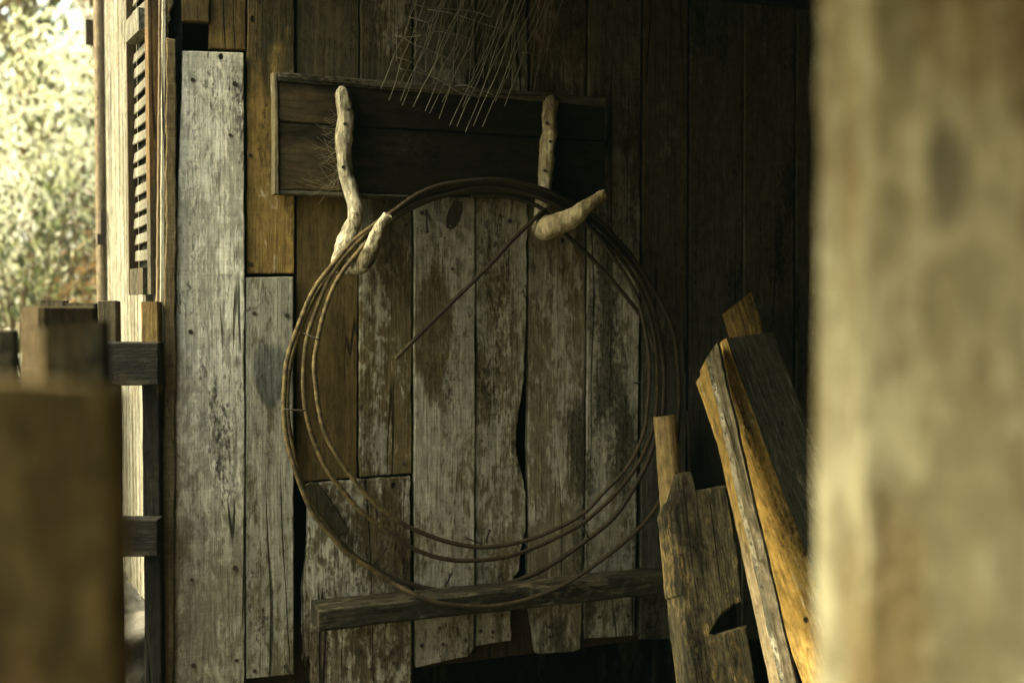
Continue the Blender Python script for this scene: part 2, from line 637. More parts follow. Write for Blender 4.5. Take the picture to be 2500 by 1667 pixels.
for i in range(11):
    a, b = dkx[i] + 2, dkx[i + 1] - 3
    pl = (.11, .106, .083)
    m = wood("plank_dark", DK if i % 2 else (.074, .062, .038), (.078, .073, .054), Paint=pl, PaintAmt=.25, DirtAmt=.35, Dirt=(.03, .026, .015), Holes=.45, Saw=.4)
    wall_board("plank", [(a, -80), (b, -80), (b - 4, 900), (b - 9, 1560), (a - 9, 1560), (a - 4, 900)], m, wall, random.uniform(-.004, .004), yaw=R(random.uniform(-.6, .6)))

# sill under the boards, floor joist end
sillm = wood("sill_wood", (.05, .028, .014), (.04, .025, .013), DirtAmt=.3, Holes=.1)
wall_board_uz("sill", [(-.80, .466), (2.6, .466), (2.6, .61), (-.80, .61)], sillm, wall, -.026, .09, jag=.002)
# header across the upper right
wall_board("header", [(1560, -80), (2700, -80), (2700, 95), (2010, 20), (1560, -25)], wood("header_wood", BLACKISH), wall, .03, .03)

# nail shanks left in the boards (thing > part > sub-part)


def nail(a, b, n0, n1, r=.0022, head=.0045, bend=None):
    pts = loc_pts(wall, [(*a, n0)] + ([(*bend, (n0 + n1) / 2 + .004)] if bend else []) + [(*b, n1)])
    bm = bmesh.new()
    tube_bm(bm, pts, r, .004, 7)
    d = (pts[-1] - pts[-2]).normalized()
    tube_bm(bm, [pts[-1], pts[-1] + d * .0025], head, .01, 8)
    bm_obj("nail", bm, DARKIRON, wall)


nail((1081, 1440), (1099, 1403), .004, .05, bend=(1094, 1418))
nail((968, 500), (990, 548), -.002, .03)
nail((1040, 505), (1043, 565), .0, .03)
nail((1186, 1322), (1195, 1296), .0, .04)
nail((1178, 1328), (1138, 1313), .0, .05, .0018)
nail((1548, 935), (1578, 930), .0, .05)
nail((1478, 955), (1532, 968), .0, .03, .0013, .002)
nail((1500, 975), (1524, 1006), .0, .02, .0013, .002)
nail((905, 1385), (942, 1340), .004, .04, .0018, .003)
nail((978, 1372), (992, 1335), .004, .04, .0018, .003)
nail((790, 1206), (797, 1198), .008, .03, .003, .005)

for px, py, nn in [(898, 1130, .002), (985, 1132, .002), (1030, 1575, .008), (1082, 1572, .008), (1137, 1562, .008), (1174, 1540, .004), (1203, 1542, .004), (1342, 1530, .002), (1366, 1530, .002), (1463, 1506, .004), (1500, 1506, .004), (1534, 1502, .004),
                   (622, 1637, .017), (697, 1626, .017), (472, 1624, .020), (577, 1611, .020), (574, 1386, .020), (468, 1415, .020), (877, 1590, .012), (956, 1592, .012), (961, 1618, .012), (906, 1632, .012), (846, 1632, .012), (621, 765, .017), (700, 770, .017), (470, 195, .020), (573, 205, .020), (562, 330, .020), (465, 810, .020), (612, 380, .006), (612, 645, .006), (1105, 657, .008), (1030, 520, .008), (1245, 540, .004)]:
    p = loc_pts(wall, [(px, py, nn - .004), (px, py, nn + .0012)])
    bm = bmesh.new()
    tube_bm(bm, p, random.uniform(.0034, .0058), .01, 8)
    bm_obj("nail", bm, DARKIRON, wall)

# corner post: splintered at the top, pale strip on its left with the lit edge put into its colour
cpm = wood("corner_post_wood", (.12, .09, .045), (.11, .085, .045), PaintAmt=.12, Paint=GREY, DirtAmt=.3, Saw=1.0, Holes=.1)
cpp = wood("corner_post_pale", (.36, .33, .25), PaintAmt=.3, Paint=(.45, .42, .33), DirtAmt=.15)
wall_board("corner_post", [(407, 92), (430, 96), (430, 600), (428, 1100), (424, 1730), (393, 1730), (397, 1200), (403, 600)], cpm, shed, .030, .05, jag=.0025)
# two thin casing strips beside it, the first coloured pale as if lit
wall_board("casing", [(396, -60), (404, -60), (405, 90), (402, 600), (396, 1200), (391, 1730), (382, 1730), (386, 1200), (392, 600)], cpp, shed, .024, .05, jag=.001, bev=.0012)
wall_board("casing", [(390, -60), (395, -60), (391, 600), (385, 1200), (381, 1730), (376, 1730), (379, 1200), (384, 600)],
           wood("casing_brown", (.12, .09, .055), Holes=0), shed, .016, .05, jag=.001, bev=.001)
wall_board("corner_post", [(404, -60), (428, -60), (423, 12), (414, 30), (417, 48), (409, 60), (412, 78), (404, 104), (400, 60)],
           wood("splintered_wood", (.30, .20, .09), BROWND, DirtAmt=.5, Bump=1.5), shed, .02, .04, jag=.004)
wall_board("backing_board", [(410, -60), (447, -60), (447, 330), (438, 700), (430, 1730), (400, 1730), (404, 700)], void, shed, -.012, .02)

# roof over the porch, walls at its right and behind the camera
ROOFZ = 2.2
rm = wood("roof_boards", (.05, .042, .026), Paint=(.07, .06, .04), PaintAmt=.2)
bm = bmesh.new()


def wall_local(p):
    q = p - WP0
    return Vector((q.dot(WU), -q.dot(WN), q.z))


def slab_world(bm, poly, z0, z1):
    a = [bm.verts.new(wall_local(Vector((x, y, z0)))) for x, y in poly]
    b = [bm.verts.new(wall_local(Vector((x, y, z1)))) for x, y in poly]
    bm.faces.new(list(reversed(a)))
    bm.faces.new(b)
    for i in range(len(poly)):
        j = (i + 1) % len(poly)
        bm.faces.new((a[i], a[j], b[j], b[i]))


EAVE = -.56
slab_world(bm, [(EAVE, -1.2), (3.2, -1.2), (3.2, 5.0), (-.1, 5.0), (-.76, 2.62), (EAVE, 2.2)], ROOFZ, ROOFZ + .06)
v8 = [bm.verts.new(wall_local(Vector((EAVE - xx, yy, zz)))) for xx in (.001, .03) for yy, zz in ((-1.19, 1.3), (2.19, 2.03), (2.19, ROOFZ + .05), (-1.19, ROOFZ + .05))]  # sloping eave board, added out of view to shade the upper boards
for q in ((0, 1, 2, 3), (7, 6, 5, 4), (0, 4, 5, 1), (1, 5, 6, 2), (2, 6, 7, 3), (3, 7, 4, 0)):
    bm.faces.new([v8[i] for i in q])
roof = bm_obj("roof", bm, rm, shed)
bm = bmesh.new()
slab_world(bm, [(2.55, -1.2), (2.62, -1.2), (2.62, 4.6), (2.55, 4.6)], 0, ROOFZ - .003)
bm_obj("side_wall", bm, wood("side_wall_boards", (.05, .045, .03)), shed)
bm = bmesh.new()
slab_world(bm, [(-1.0, -.98), (2.54, -.98), (2.54, -.9), (-1.0, -.9)], 0, ROOFZ - .003)  # added behind the camera to block light from the front
bm_obj("rear_light_block", bm, wood("rear_block_boards", (.06, .05, .03)), shed)

# pale boarded door leaf standing open into the sun, left of the shutter
dA, dB = dp(262, 740, 3.3), dp(350, 740, 2.72)
dm = wood("sunlit_door_wood", (.13, .122, .092), (.115, .105, .078), Paint=(.185, .18, .145), PaintAmt=.5, DirtAmt=.25, Dirt=(.2, .15, .08), Holes=.15, Saw=.1, Bump=.8)
door = empty("door", (0, 0, 0))
dl = (dB - dA)
dl.z = 0
dw = dl.length


def place(o, world):
    o.parent = shed
    o.matrix_local = Matrix.Translation(l2w(0, 0, 0)).inverted() and (shed_inv @ world)


bpy.context.view_layer.update()
shed_inv = shed.matrix_world.inverted()
bpy.data.objects.remove(door)
bm = bmesh.new()
x = 0.0
while x < dw - .01:                                   # boards of one leaf: one part, with grooves
    w = min(random.uniform(.05, .09), dw - x)
    if dw - x - w < .03:
        w = dw - x
    o = slab_mesh("t", [(x + .001, .62), (x + w - .002, .62 + random.uniform(-.01, .01)), (x + w - .002, 2.5), (x + .001, 2.5)], .03, .0012, .006, x * 9, .02)
    bm.from_mesh(o)
    bpy.data.meshes.remove(o)
    x += w
door = bm_obj("door", bm, dm, shed)
ang = math.atan2(dl.y, dl.x)
door.matrix_local = shed_inv @ (Matrix.Translation((dA.x, dA.y, 0)) @ Matrix.Rotation(ang, 4, 'Z'))
bm = bmesh.new()
tube_bm(bm, [(-.008, -.012, .63), (-.008, -.012, 1.3), (-.008, -.012, 2.5)], .016, .2, 4)
st = bm_obj("stile", bm, wood("door_stile", (.15, .12, .08), Paint=(.2, .17, .12), PaintAmt=.3), door)
bm = bmesh.new()
z = dp(283, 560, 3.2).z
box_bm(bm, (.03, -.012, z + .02), (.012, .016, .07))
box_bm(bm, (.032, -.02, z - .025), (.02, .02, .03))
bm_obj("latch", bm, DARKIRON, door)
bm = bmesh.new()
z = dp(265, 75, 3.3).z
box_bm(bm, (-.045, -.03, z), (.02, .03, .07))
bm_obj("hinge", bm, RUST, door)

# louvred shutter
sA, sB = dp(326, 740, 2.71), dp(381, 740, 2.50)
sl = sB - sA
sl.z = 0
sw = sl.length
sang = math.atan2(sl.y, sl.x)
SM = Matrix.Translation((sA.x, sA.y, 0)) @ Matrix.Rotation(sang, 4, 'Z')
shm = wood("shutter_wood", (.10, .094, .07), (.115, .108, .084), Paint=(.15, .142, .11), PaintAmt=.4, DirtAmt=.3, Holes=.05)
shd = wood("shutter_stile_wood", (.05, .036, .02), (.05, .036, .02), DirtAmt=.4, Spot=(.10, .06, .022), SpotC=(sw - .04, 0, 1.75), SpotR=(.05, 1, .25), SpotAmt=.7)
bm = bmesh.new()
box_bm(bm, (.005, 0, 1.95), (.012, .022, 1.16))
box_bm(bm, (sw - .016, 0, 1.95), (.034, .022, 1.16))
box_bm(bm, (sw / 2 - .012, 0, 1.40), (sw - .10, .03, .06))
shut = bm_obj("shutter", bm, shd, shed)
shut.matrix_local = shed_inv @ SM
bm = bmesh.new()
box_bm(bm, (sw / 2 - .008, .0145, 1.95), (sw - .03, .004, 1.14))  # sheet added behind the slats so their gaps read as shade
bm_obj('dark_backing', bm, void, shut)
z = 1.46
i = 0
while z < 2.5:
    w = sw - .046
    tilt = R(7 + random.uniform(-5, 5))
    me = slab_mesh("slat", [(-w / 2, -.0128), (w / 2, -.0128), (w / 2, .0128), (-w / 2, .0128)], .003, .0012, .002, z * 7, .012)
    o = link("slat", me, shm, shut)
    o.location = (sw / 2 - .011, .002, z + random.uniform(-.0025, .0025))
    o.rotation_euler = (-tilt, 0, R(random.uniform(-1.2, 1.2)))
    o.rotation_euler.y = R(random.uniform(-2.5, 1))
    z += .039
    i += 1
    if i == 13:                                       # the solid middle rail
        bm = bmesh.new()
        box_bm(bm, (sw / 2 - .012, -.004, z + .012), (sw - .09, .03, .05))
        bm_obj("rail", bm, shm, shut)
        z += .055

# ------------------------------------------------------------------ hook rack
u, n, z = wl(1060, 330, 0)
rack = wall_empty("hook_rack", u, .02, z)
tag(rack, "dark board on the plank wall with two driftwood branch hooks", "hook rack")
rb = wood("rack_board_wood", (.075, .056, .028), (.017, .014, .0085), GradZ=.27, GradW=.13, Paint=(.12, .10, .06), PaintAmt=.05, DirtAmt=.3, Dirt=(.02, .017, .012), Holes=.05, Saw=.0, Bump=.7)  # left end lighter: a catch light put into the colour
rl = wood("rack_rail_wood", (.105, .095, .065), (.08, .07, .05), PaintAmt=.12, Paint=GREYM, DirtAmt=.35, Holes=.1)


def rot_board(name, uv, m, parent, n, thick):
    """board with the grain running along the wall"""
    u0 = sum(p[0] for p in uv) / len(uv)
    z0 = sum(p[1] for p in uv) / len(uv)
    SEED[0] += .77
    me = slab_mesh(name, [(c - z0, -(a - u0)) for a, c in uv], thick, .0016, .003, SEED[0])
    o = link(name, me, m, parent)
    w = parent["wo"]
    o.location = (u0 - w[0], -(n - w[1]), z0 - w[2])
    o.rotation_euler = (0, R(-90), 0)
    return o


uL, _, zT = wl(680, 187, .045)
uR = wl(1476, 248, .045)[0]
zB = wl(680, 466, .045)[2]
zM = wl(680, 297, .045)[2]
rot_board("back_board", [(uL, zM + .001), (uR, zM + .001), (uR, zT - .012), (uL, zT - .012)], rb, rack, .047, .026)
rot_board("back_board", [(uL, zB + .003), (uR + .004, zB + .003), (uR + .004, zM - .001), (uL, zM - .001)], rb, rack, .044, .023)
rot_board("rail", [(uL - .002, zT - .011), (uR, zT - .015), (uR, zT + .006), (uL - .002, zT + .008)], rl, rack, .056, .034)
rot_board("rail", [(uL, zB - .008), (uL + .30, zB - .008), (uL + .30, zB + .002), (uL, zB + .002)], rl, rack, .046, .024)
wall_board_uz("end_strip", [(uL - .012, zB - .008), (uL - .001, zB - .008), (uL - .003, zT + .006), (uL - .013, zT + .007)], wood("rack_end_wood", (.17, .145, .085), Paint=PALE, PaintAmt=.3, Holes=.05), rack, .052, .034)
bm = bmesh.new()


def driftwood(name, pix, rad, seed, m):
    pts = loc_pts(rack, pix)
    bm = bmesh.new()
    tube_bm(bm, pts, [r * .93 for r in rad], .005, 24, lump=.28, seed=seed)
    return bm_obj(name, bm, m, rack)


dw_m = wood("driftwood", (.46, .42, .30), (.44, .40, .28), Crack=.15, Paint=(.57, .525, .39), PaintAmt=.5, DirtAmt=.42, Spot=(.085, .072, .042), SpotC=tuple(loc_pts(rack, [(893, 632, .13)])[0]), SpotR=(.034, .06, .03), SpotAmt=.85, Dirt=(.17, .13, .065), Holes=1.0, Saw=.0, Bump=1.9, Contrast=1.6)  # Spot darkens the elbow: shade of the rods painted in
dw_m2 = wood('driftwood_shaded', (.30, .25, .15), (.33, .28, .17), Crack=.15, Paint=(.48, .435, .31), PaintAmt=.4, DirtAmt=.45, Dirt=(.13, .10, .05), Holes=1.0, Saw=.0, Bump=1.6, Contrast=1.2)  # darker copy for the right hook, its shade put into the colour
driftwood("branch_hook", [(834, 214, .060), (836, 232, .064), (842, 300, .068), (838, 370, .068), (845, 430, .068), (862, 485, .072), (867, 530, .080), (850, 575, .088), (833, 618, .092), (836, 645, .098), (868, 652, .118), (897, 630, .145), (915, 585, .172), (934, 545, .19), (946, 524, .20)],
          [.007, .0165, .0205, .0195, .0180, .0185, .0215, .0205, .0215, .0225, .0225, .021, .017, .0140, .0105], 3.1, dw_m)
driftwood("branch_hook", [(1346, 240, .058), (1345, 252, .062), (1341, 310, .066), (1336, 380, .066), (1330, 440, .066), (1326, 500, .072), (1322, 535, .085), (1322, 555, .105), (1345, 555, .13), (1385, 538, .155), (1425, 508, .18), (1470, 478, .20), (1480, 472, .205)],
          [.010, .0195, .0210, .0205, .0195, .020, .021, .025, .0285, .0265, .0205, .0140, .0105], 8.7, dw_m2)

for px, py, nn in [(851, 268, .0865), (842, 303, .088), (850, 353, .086), (838, 408, .0865), (1347, 260, .082), (1335, 301, .086), (1344, 346, .0855), (1330, 417, .0855), (1346, 439, .084)]:
    bm = bmesh.new()
    tube_bm(bm, loc_pts(rack, [(px, py, nn - .006), (px, py, nn + .0008)]), .0040, .01, 8)
    bm_obj("nail", bm, DARKIRON, rack)

# cobweb on the rack
web = wall_empty("cobweb", *wl(770, 390, .06))
tag(web, "tangled pale cobweb between the rack board and the left driftwood hook", "cobweb", kind="stuff")
bm = bmesh.new()
rng = random.Random(5)
for i in range(55):
    t = rng.random()
    x0, y0 = 822 + rng.uniform(-4, 8), 275 + 190 * (t ** .7)
    ln_, an = rng.uniform(20, 95) * (.5 + .6 * t), rng.gauss(math.pi + .1, .6)
    pts = loc_pts(web, [(x0, y0, .055 + rng.uniform(0, .02)), (x0 + math.cos(an) * ln_ * .5, y0 - math.sin(an) * ln_ * .5 + rng.uniform(2, 9), .052 + rng.uniform(0, .02)), (x0 + math.cos(an) * ln_, y0 - math.sin(an) * ln_, .049)])
    tube_bm(bm, pts, .00013, .02, 3, cap=False)
wm, n_, out_ = mat("cobweb_silk")
principled(n_, out_, (.5, .45, .32), .7)
bm_obj("silk", bm, wm, web)

# ------------------------------------------------------------------ rebar coil
coil = wall_empty("rebar_coil", *wl(1150, 940, .1))
tag(coil, "large coil of rusty reinforcing bar hanging from the driftwood hooks", "coil")


def rod(pix, r=.0052):
    r *= 1.02
    sd = len(pix) * 1.7
    pix = [(x + 4 * noise.noise((x * .013, y * .013, sd)), y + 4 * noise.noise((x * .013, y * .013, sd + 5)), n_) for x, y, n_ in pix]
    bm = bmesh.new()
    tube_bm(bm, loc_pts(coil, pix), r, .006, 8, rib=.05)
    return bm_obj("rod", bm, RUST, coil)


rod([(1545, 625, .07), (1450, 528, .09), (1340, 470, .11), (1260, 446, .112), (1194, 438, .112), (1091, 452, .112), (1024, 474, .113), (966, 510, .115), (912, 549, .12), (859, 594, .127), (807, 650, .125), (765, 711, .12), (727, 799, .11), (704, 876, .10), (694, 944, .10), (695, 1002, .10), (702, 1078, .10), (727, 1165, .10), (762, 1245, .10), (802, 1299, .10), (852, 1353, .10), (910, 1393, .10), (957, 1422, .10), (1012, 1452, .122), (1066, 1470, .128), (1138, 1479, .128), (1210, 1477, .128), (1285, 1462, .128), (1370, 1429, .128), (1438, 1391, .128), (1523, 1323, .125), (1583, 1264, .12), (1625, 1191, .11), (1647, 1128, .10), (1656, 1010, .09), (1656, 920, .085), (1642, 808, .08), (1597, 705, .07), (1540, 620, .07)], .0056)
rod([(1460, 548, .07), (1380, 500, .09), (1300, 465, .10), (1194, 450, .10), (1091, 464, .10), (1024, 486, .10), (966, 520, .105), (905, 565, .118), (850, 612, .122), (800, 672, .11), (758, 745, .09), (722, 830, .06), (703, 920, .05), (702, 1002, .05), (708, 1070, .05), (726, 1145, .05), (755, 1222, .05), (800, 1288, .04), (852, 1345, .03), (910, 1385, .022), (975, 1418, .02), (1080, 1441, .02), (1180, 1438, .02), (1285, 1408, .02), (1357, 1370, .025), (1430, 1319, .03), (1498, 1264, .035), (1545, 1195, .04), (1588, 1106, .04), (1608, 1020, .04), (1612, 900, .04), (1595, 775, .04), (1545, 645, .05), (1465, 555, .07)], .0062)
rod([(1420, 535, .08), (1345, 485, .10), (1270, 458, .105), (1194, 446, .105), (1091, 460, .106), (1024, 481, .108), (966, 515, .112), (912, 556, .12), (864, 602, .13), (811, 669, .125), (776, 745, .12), (749, 822, .115), (740, 887, .11), (740, 944, .11), (748, 1006, .11), (765, 1071, .11), (797, 1143, .11), (831, 1187, .11), (874, 1241, .11), (925, 1284, .11), (990, 1328, .11), (1048, 1353, .11), (1102, 1366, .11), (1156, 1369, .11), (1228, 1361, .11), (1300, 1338, .11), (1404, 1289, .11), (1455, 1251, .11), (1515, 1191, .11), (1561, 1128, .11), (1591, 1055, .11), (1602, 1000, .11), (1605, 900, .11), (1592, 790, .11), (1555, 690, .10), (1500, 610, .09), (1420, 535, .08)])
rod([(1380, 515, .10), (1300, 478, .105), (1194, 466, .105), (1091, 478, .106), (1024, 498, .108), (966, 530, .114), (918, 568, .125), (876, 612, .138), (826, 676, .135), (799, 742, .13), (780, 814, .13), (769, 883, .13), (769, 937, .13), (780, 1006, .13), (799, 1067, .13), (840, 1141, .13), (896, 1208, .13), (957, 1259, .13), (1011, 1292, .13), (1084, 1320, .13), (1156, 1333, .13), (1210, 1333, .13), (1285, 1319, .13), (1370, 1285, .13), (1430, 1247, .13), (1476, 1204, .13), (1532, 1140, .13), (1570, 1064, .13), (1581, 1000, .13), (1585, 900, .13), (1576, 810, .13), (1550, 718, .12), (1505, 635, .11), (1445, 560, .10), (1380, 515, .10)])
rod([(1500, 625, .08), (1430, 545, .10), (1360, 502, .11), (1290, 474, .108), (1194, 458, .108), (1100, 472, .108), (1010, 500, .11), (950, 540, .115), (905, 582, .12)])
rod([(1330, 512, .10), (1306, 532, .115), (1247, 592, .12), (1200, 641, .12), (1080, 763, .11), (964, 877, .10)])
rod([(1600, 860, .07), (1575, 790, .07), (1530, 728, .08), (1450, 636, .09), (1379, 566, .10), (1320, 510, .10), (1240, 482, .10), (1150, 480, .10)])
rod([(1620, 1010, .055), (1622, 900, .055), (1604, 780, .055), (1560, 670, .06), (1480, 570, .08), (1400, 505, .095)], .006)


def tie(pix, r=.0018):
    bm = bmesh.new()
    tube_bm(bm, loc_pts(coil, pix), r, .01, 6)
    bm_obj("tie_wire", bm, DARKIRON, coil)


tie([(732, 810, .10), (752, 818, .125), (783, 831, .14)])
tie([(692, 998, .112), (720, 1001, .118), (746, 1002, .122)])
tie([(1418, 1270, .14), (1427, 1290, .125), (1436, 1310, .06), (1440, 1318, .04)])
tie([(1560, 790, .09), (1590, 770, .125), (1625, 830, .07)])

# metal tab on the boards under the coil
tab = wall_empty("metal_tab", *wl(1110, 525, .01))
tag(tab, "dark metal tab with a small hole hanging under the coil", "metal tab")
bm = bmesh.new()
pts = [(1108, 490), (1130, 492), (1130, 515), (1122, 540), (1112, 555), (1100, 561), (1091, 555), (1089, 540), (1095, 515)]
cc = loc_pts(tab, [(x, y, .055 - (y - 490) * .0002) for x, y in pts])
hole = loc_pts(tab, [(1099 + 3.5 * math.cos(a), 552 + 3.5 * math.sin(a), .055 - .0124) for a in [k * math.pi / 4 for k in range(8)]])
ov = [bm.verts.new(p) for p in cc]
hv = [bm.verts.new(p) for p in hole]
oe = [bm.edges.new((ov[i], ov[(i + 1) % len(ov)])) for i in range(len(ov))]
he = [bm.edges.new((hv[i], hv[(i + 1) % len(hv)])) for i in range(len(hv))]
bmesh.ops.triangle_fill(bm, edges=oe + he, use_beauty=True)
r_ = bmesh.ops.extrude_face_region(bm, geom=list(bm.faces))
for v in r_["geom"]:
    if isinstance(v, bmesh.types.BMVert):
        v.co.y += .003
bm_obj("plate", bm, DARKIRON, tab)

# dark scrap of wood behind the coil's lower left
sc_o = wall_board("wood_scrap", [(744, 1186), (760, 1178), (780, 1180), (800, 1205), (823, 1245), (852, 1295), (842, 1304), (822, 1311), (795, 1285), (768, 1240)], wood("scrap_wood", (.05, .042, .026), Paint=(.1, .08, .05), PaintAmt=.2, Bump=1.2), None, .026, .014, jag=.002)
sc_o.location = l2w(*[(a) for a in (wl(798, 1244, .026))])
sc_o.rotation_euler = (0, 0, TH)
tag(sc_o, "small dark wood scrap fixed over the flaking board inside the coil", "wood scrap")

# ------------------------------------------------------------------ wire mesh hanging at the top
wmesh = wall_empty("wire_mesh", *wl(1130, 0, .12))
tag(wmesh, "bundle of cut welded wire mesh hanging above the rack", "wire mesh")
rng = random.Random(11)


def wires(sets, r):
    bm = bmesh.new()
    for pix in sets:
        tube_bm(bm, loc_pts(wmesh, pix), r, .02, 5)
    return bm_obj("wire_sheet", bm, WIRE, wmesh)


tips = [(930, 216), (950, 245), (978, 247), (982, 258), (1009, 261), (1038, 272), (1049, 277), (1072, 290), (1098, 307), (1116, 309), (1136, 323), (1156, 308), (1178, 310), (1210, 248), (1232, 260), (1080, 250), (1020, 240), (1130, 262), (1170, 240)]
S = []
for i, (x, y) in enumerate(tips):
    nn = .10 + rng.uniform(-.03, .03)
    k = rng.uniform(.36, .50)
    pts = []
    L = y + 140
    for j in range(9):
        f = j / 8
        pts.append((x + k * L * f + rng.uniform(-6, 6) * (j > 1), y - L * f, nn + rng.uniform(-.006, .006)))
    S.append(pts)
wires(S, .0010)
S = []
for i, (x, y) in enumerate([(1240, 195), (1180, 192), (1108, 190), (1040, 175), (1252, 215), (1296, 210), (1305, 222), (1330, 180), (970, 150), (1205, 170), (1145, 235), (1060, 215)]):
    nn = .06 + rng.uniform(-.02, .02)
    L = y + 140
    k = rng.uniform(.03, .10) if i % 3 else rng.uniform(.1, .22)
    S.append([(x + k * L * j / 5 + rng.uniform(-4, 4), y - L * j / 5, nn + rng.uniform(-.005, .005)) for j in range(6)])
for i in range(16):                                 # thin strands further back
    x, y = rng.uniform(960, 1320), rng.uniform(60, 210)
    L = y + 140
    k = rng.uniform(.15, .5)
    S.append([(x + k * L * j / 4 + rng.uniform(-5, 5), y - L * j / 4, .05 + rng.uniform(-.01, .03)) for j in range(5)])
wires(S, .0007)
S = []
for a, b in [((966, 68), (1112, 84)), ((966, 92), (1045, 80)), ((975, 90), (1110, 150)), ((965, 137), (1105, 200)), ((980, 165), (1170, 240)), ((1110, 205), (1205, 232)), ((1000, 40), (1150, 95)), ((1040, 20), (1230, 70)), ((1128, 215), (1168, 242)), ((1275, 134), (1322, 132)), ((1010, 10), (1200, 40))]:
    S.append([(a[0] + (b[0] - a[0]) * f + rng.uniform(-3, 3), a[1] + (b[1] - a[1]) * f + rng.uniform(-6, 6), .10 + rng.uniform(-.02, .02)) for f in (0, .25, .5, .75, 1)])
wires(S, .0011)
bm = bmesh.new()                                    # the nail in the wall it hangs from
tube_bm(bm, loc_pts(wmesh, [(1180, -95, -.01), (1180, -98, .16)]), .004, .05, 7)
bm_obj("hanger", bm, DARKIRON, wmesh)

# ------------------------------------------------------------------ horizontal timber across the foot of the boards
b0 = l2w(*wl(779, 1514, .118))
b1 = l2w(*wl(1700, 1437, .118))
b1.z = b0.z
SEED[0] += 1
bmz = wood("foot_beam_wood", (.028, .025, .017), (.045, .04, .027), Contrast=1.5, Paint=(.085, .074, .048), PaintAmt=.35, DirtAmt=.4, Holes=.1, Bump=1.3)
beam = prism("timber_beam", b0 + WN * -.042, b1 + WN * -.042, [(-.026, -.042), (.026, -.042), (.026, .042), (-.026, .042)], bmz, None, yaw=0, bev=.006, wob=.003, cut=None)
tag(beam, "weathered grey horizontal timber with a split left end under the coil", "beam")
# axis_matrix expects upright timbers: lay this one along the wall
Zb = (b1 - b0).normalized()
Xb = Vector((0, 0, 1))
Yb = Zb.cross(Xb)
M = Matrix((Xb, Yb, Zb)).transposed().to_4x4()
M.translation = b0 + WN * -.042
beam.matrix_local = M

# ------------------------------------------------------------------ leaning timbers on the right


def floor_hit(px, py, slope, d):
    """foot on the ground of a line seen at (px, py) with image slope dx/dy, at depth d"""
    yy = 740.5 + FPX * CAMZ / d
    p = dp(px + slope * (yy - py), yy, d)
    p.z = 0
    return p


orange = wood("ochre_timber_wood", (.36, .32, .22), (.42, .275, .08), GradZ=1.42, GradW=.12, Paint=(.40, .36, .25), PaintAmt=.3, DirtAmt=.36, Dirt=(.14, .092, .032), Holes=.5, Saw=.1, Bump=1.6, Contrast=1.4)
greyt = wood("grey_timber_wood", (.20, .19, .14), (.19, .175, .125), Paint=(.36, .33, .24), PaintAmt=.3, DirtAmt=.35, Dirt=(.08, .074, .05), Holes=.2, Bump=1.2)
top = dp(1766, 824, 2.70)
bot = floor_hit(1766, 824, .36, 2.25)
A = R(42)
a_, b_ = .135, .20
sec = [(0, 0), (b_ * math.cos(A), b_ * math.sin(A)), (b_ * math.cos(A) - a_ * math.sin(A), b_ * math.sin(A) + a_ * math.cos(A)), (-a_ * math.sin(A), a_ * math.cos(A))]
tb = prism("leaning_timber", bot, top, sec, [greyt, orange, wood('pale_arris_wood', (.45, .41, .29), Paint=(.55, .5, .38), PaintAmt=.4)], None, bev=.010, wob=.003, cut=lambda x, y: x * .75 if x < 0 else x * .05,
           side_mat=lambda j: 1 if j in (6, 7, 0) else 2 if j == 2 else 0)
tag(tb, "thick leaning timber with ochre left face and dark right face", "timber", "timbers leaning at the right")
top = dp(1732, 870, 2.66)
bot = floor_hit(1732, 870, .222, 2.12)
t1 = prism("leaning_timber", bot, top, [(-.028, .004), (-.010, -.032), (.026, -.028), (.030, .03), (-.022, .03)],
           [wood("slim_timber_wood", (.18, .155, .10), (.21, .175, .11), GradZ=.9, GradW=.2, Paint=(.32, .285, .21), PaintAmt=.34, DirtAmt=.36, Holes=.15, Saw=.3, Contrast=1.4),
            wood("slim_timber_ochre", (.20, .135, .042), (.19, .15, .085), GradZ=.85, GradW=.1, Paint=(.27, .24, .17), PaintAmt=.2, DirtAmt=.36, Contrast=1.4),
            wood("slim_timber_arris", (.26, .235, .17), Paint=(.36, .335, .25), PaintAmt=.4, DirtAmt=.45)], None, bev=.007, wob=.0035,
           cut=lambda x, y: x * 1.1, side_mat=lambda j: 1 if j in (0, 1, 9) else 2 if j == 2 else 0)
tag(t1, "slim leaning timber with a pointed end in front of the thick ochre one", "timber", "timbers leaning at the right")
# stub showing above the thick timber
top = dp(1796, 730, 2.93)
bot = floor_hit(1796, 730, .30, 2.62)
t4 = prism("leaning_timber", bot, top, rect(.078, .05), wood("stub_timber_wood", (.15, .10, .03), (.11, .075, .03), DirtAmt=.36, Dirt=(.03, .02, .01), Bump=1.8, Paint=(.22, .15, .05), PaintAmt=.2, Contrast=1.5), None, yaw=R(12), bev=.004, wob=.004, cut=lambda x, y: -.012 + x * .45)
tag(t4, "ochre timber end with rough cut grain, sticking up behind the others", "timber", "timbers leaning at the right")
# dark board
top = dp(1722, 1000, 2.93)
bot = floor_hit(1722, 1000, .05, 2.72)
t5 = prism("leaning_board", bot, top, rect(.10, .025), wood("dark_board_wood", BLACKISH, (.03, .025, .016)), None, bev=.003)
tag(t5, "nearly black board standing in the shadow between the stump and the timbers", "board")


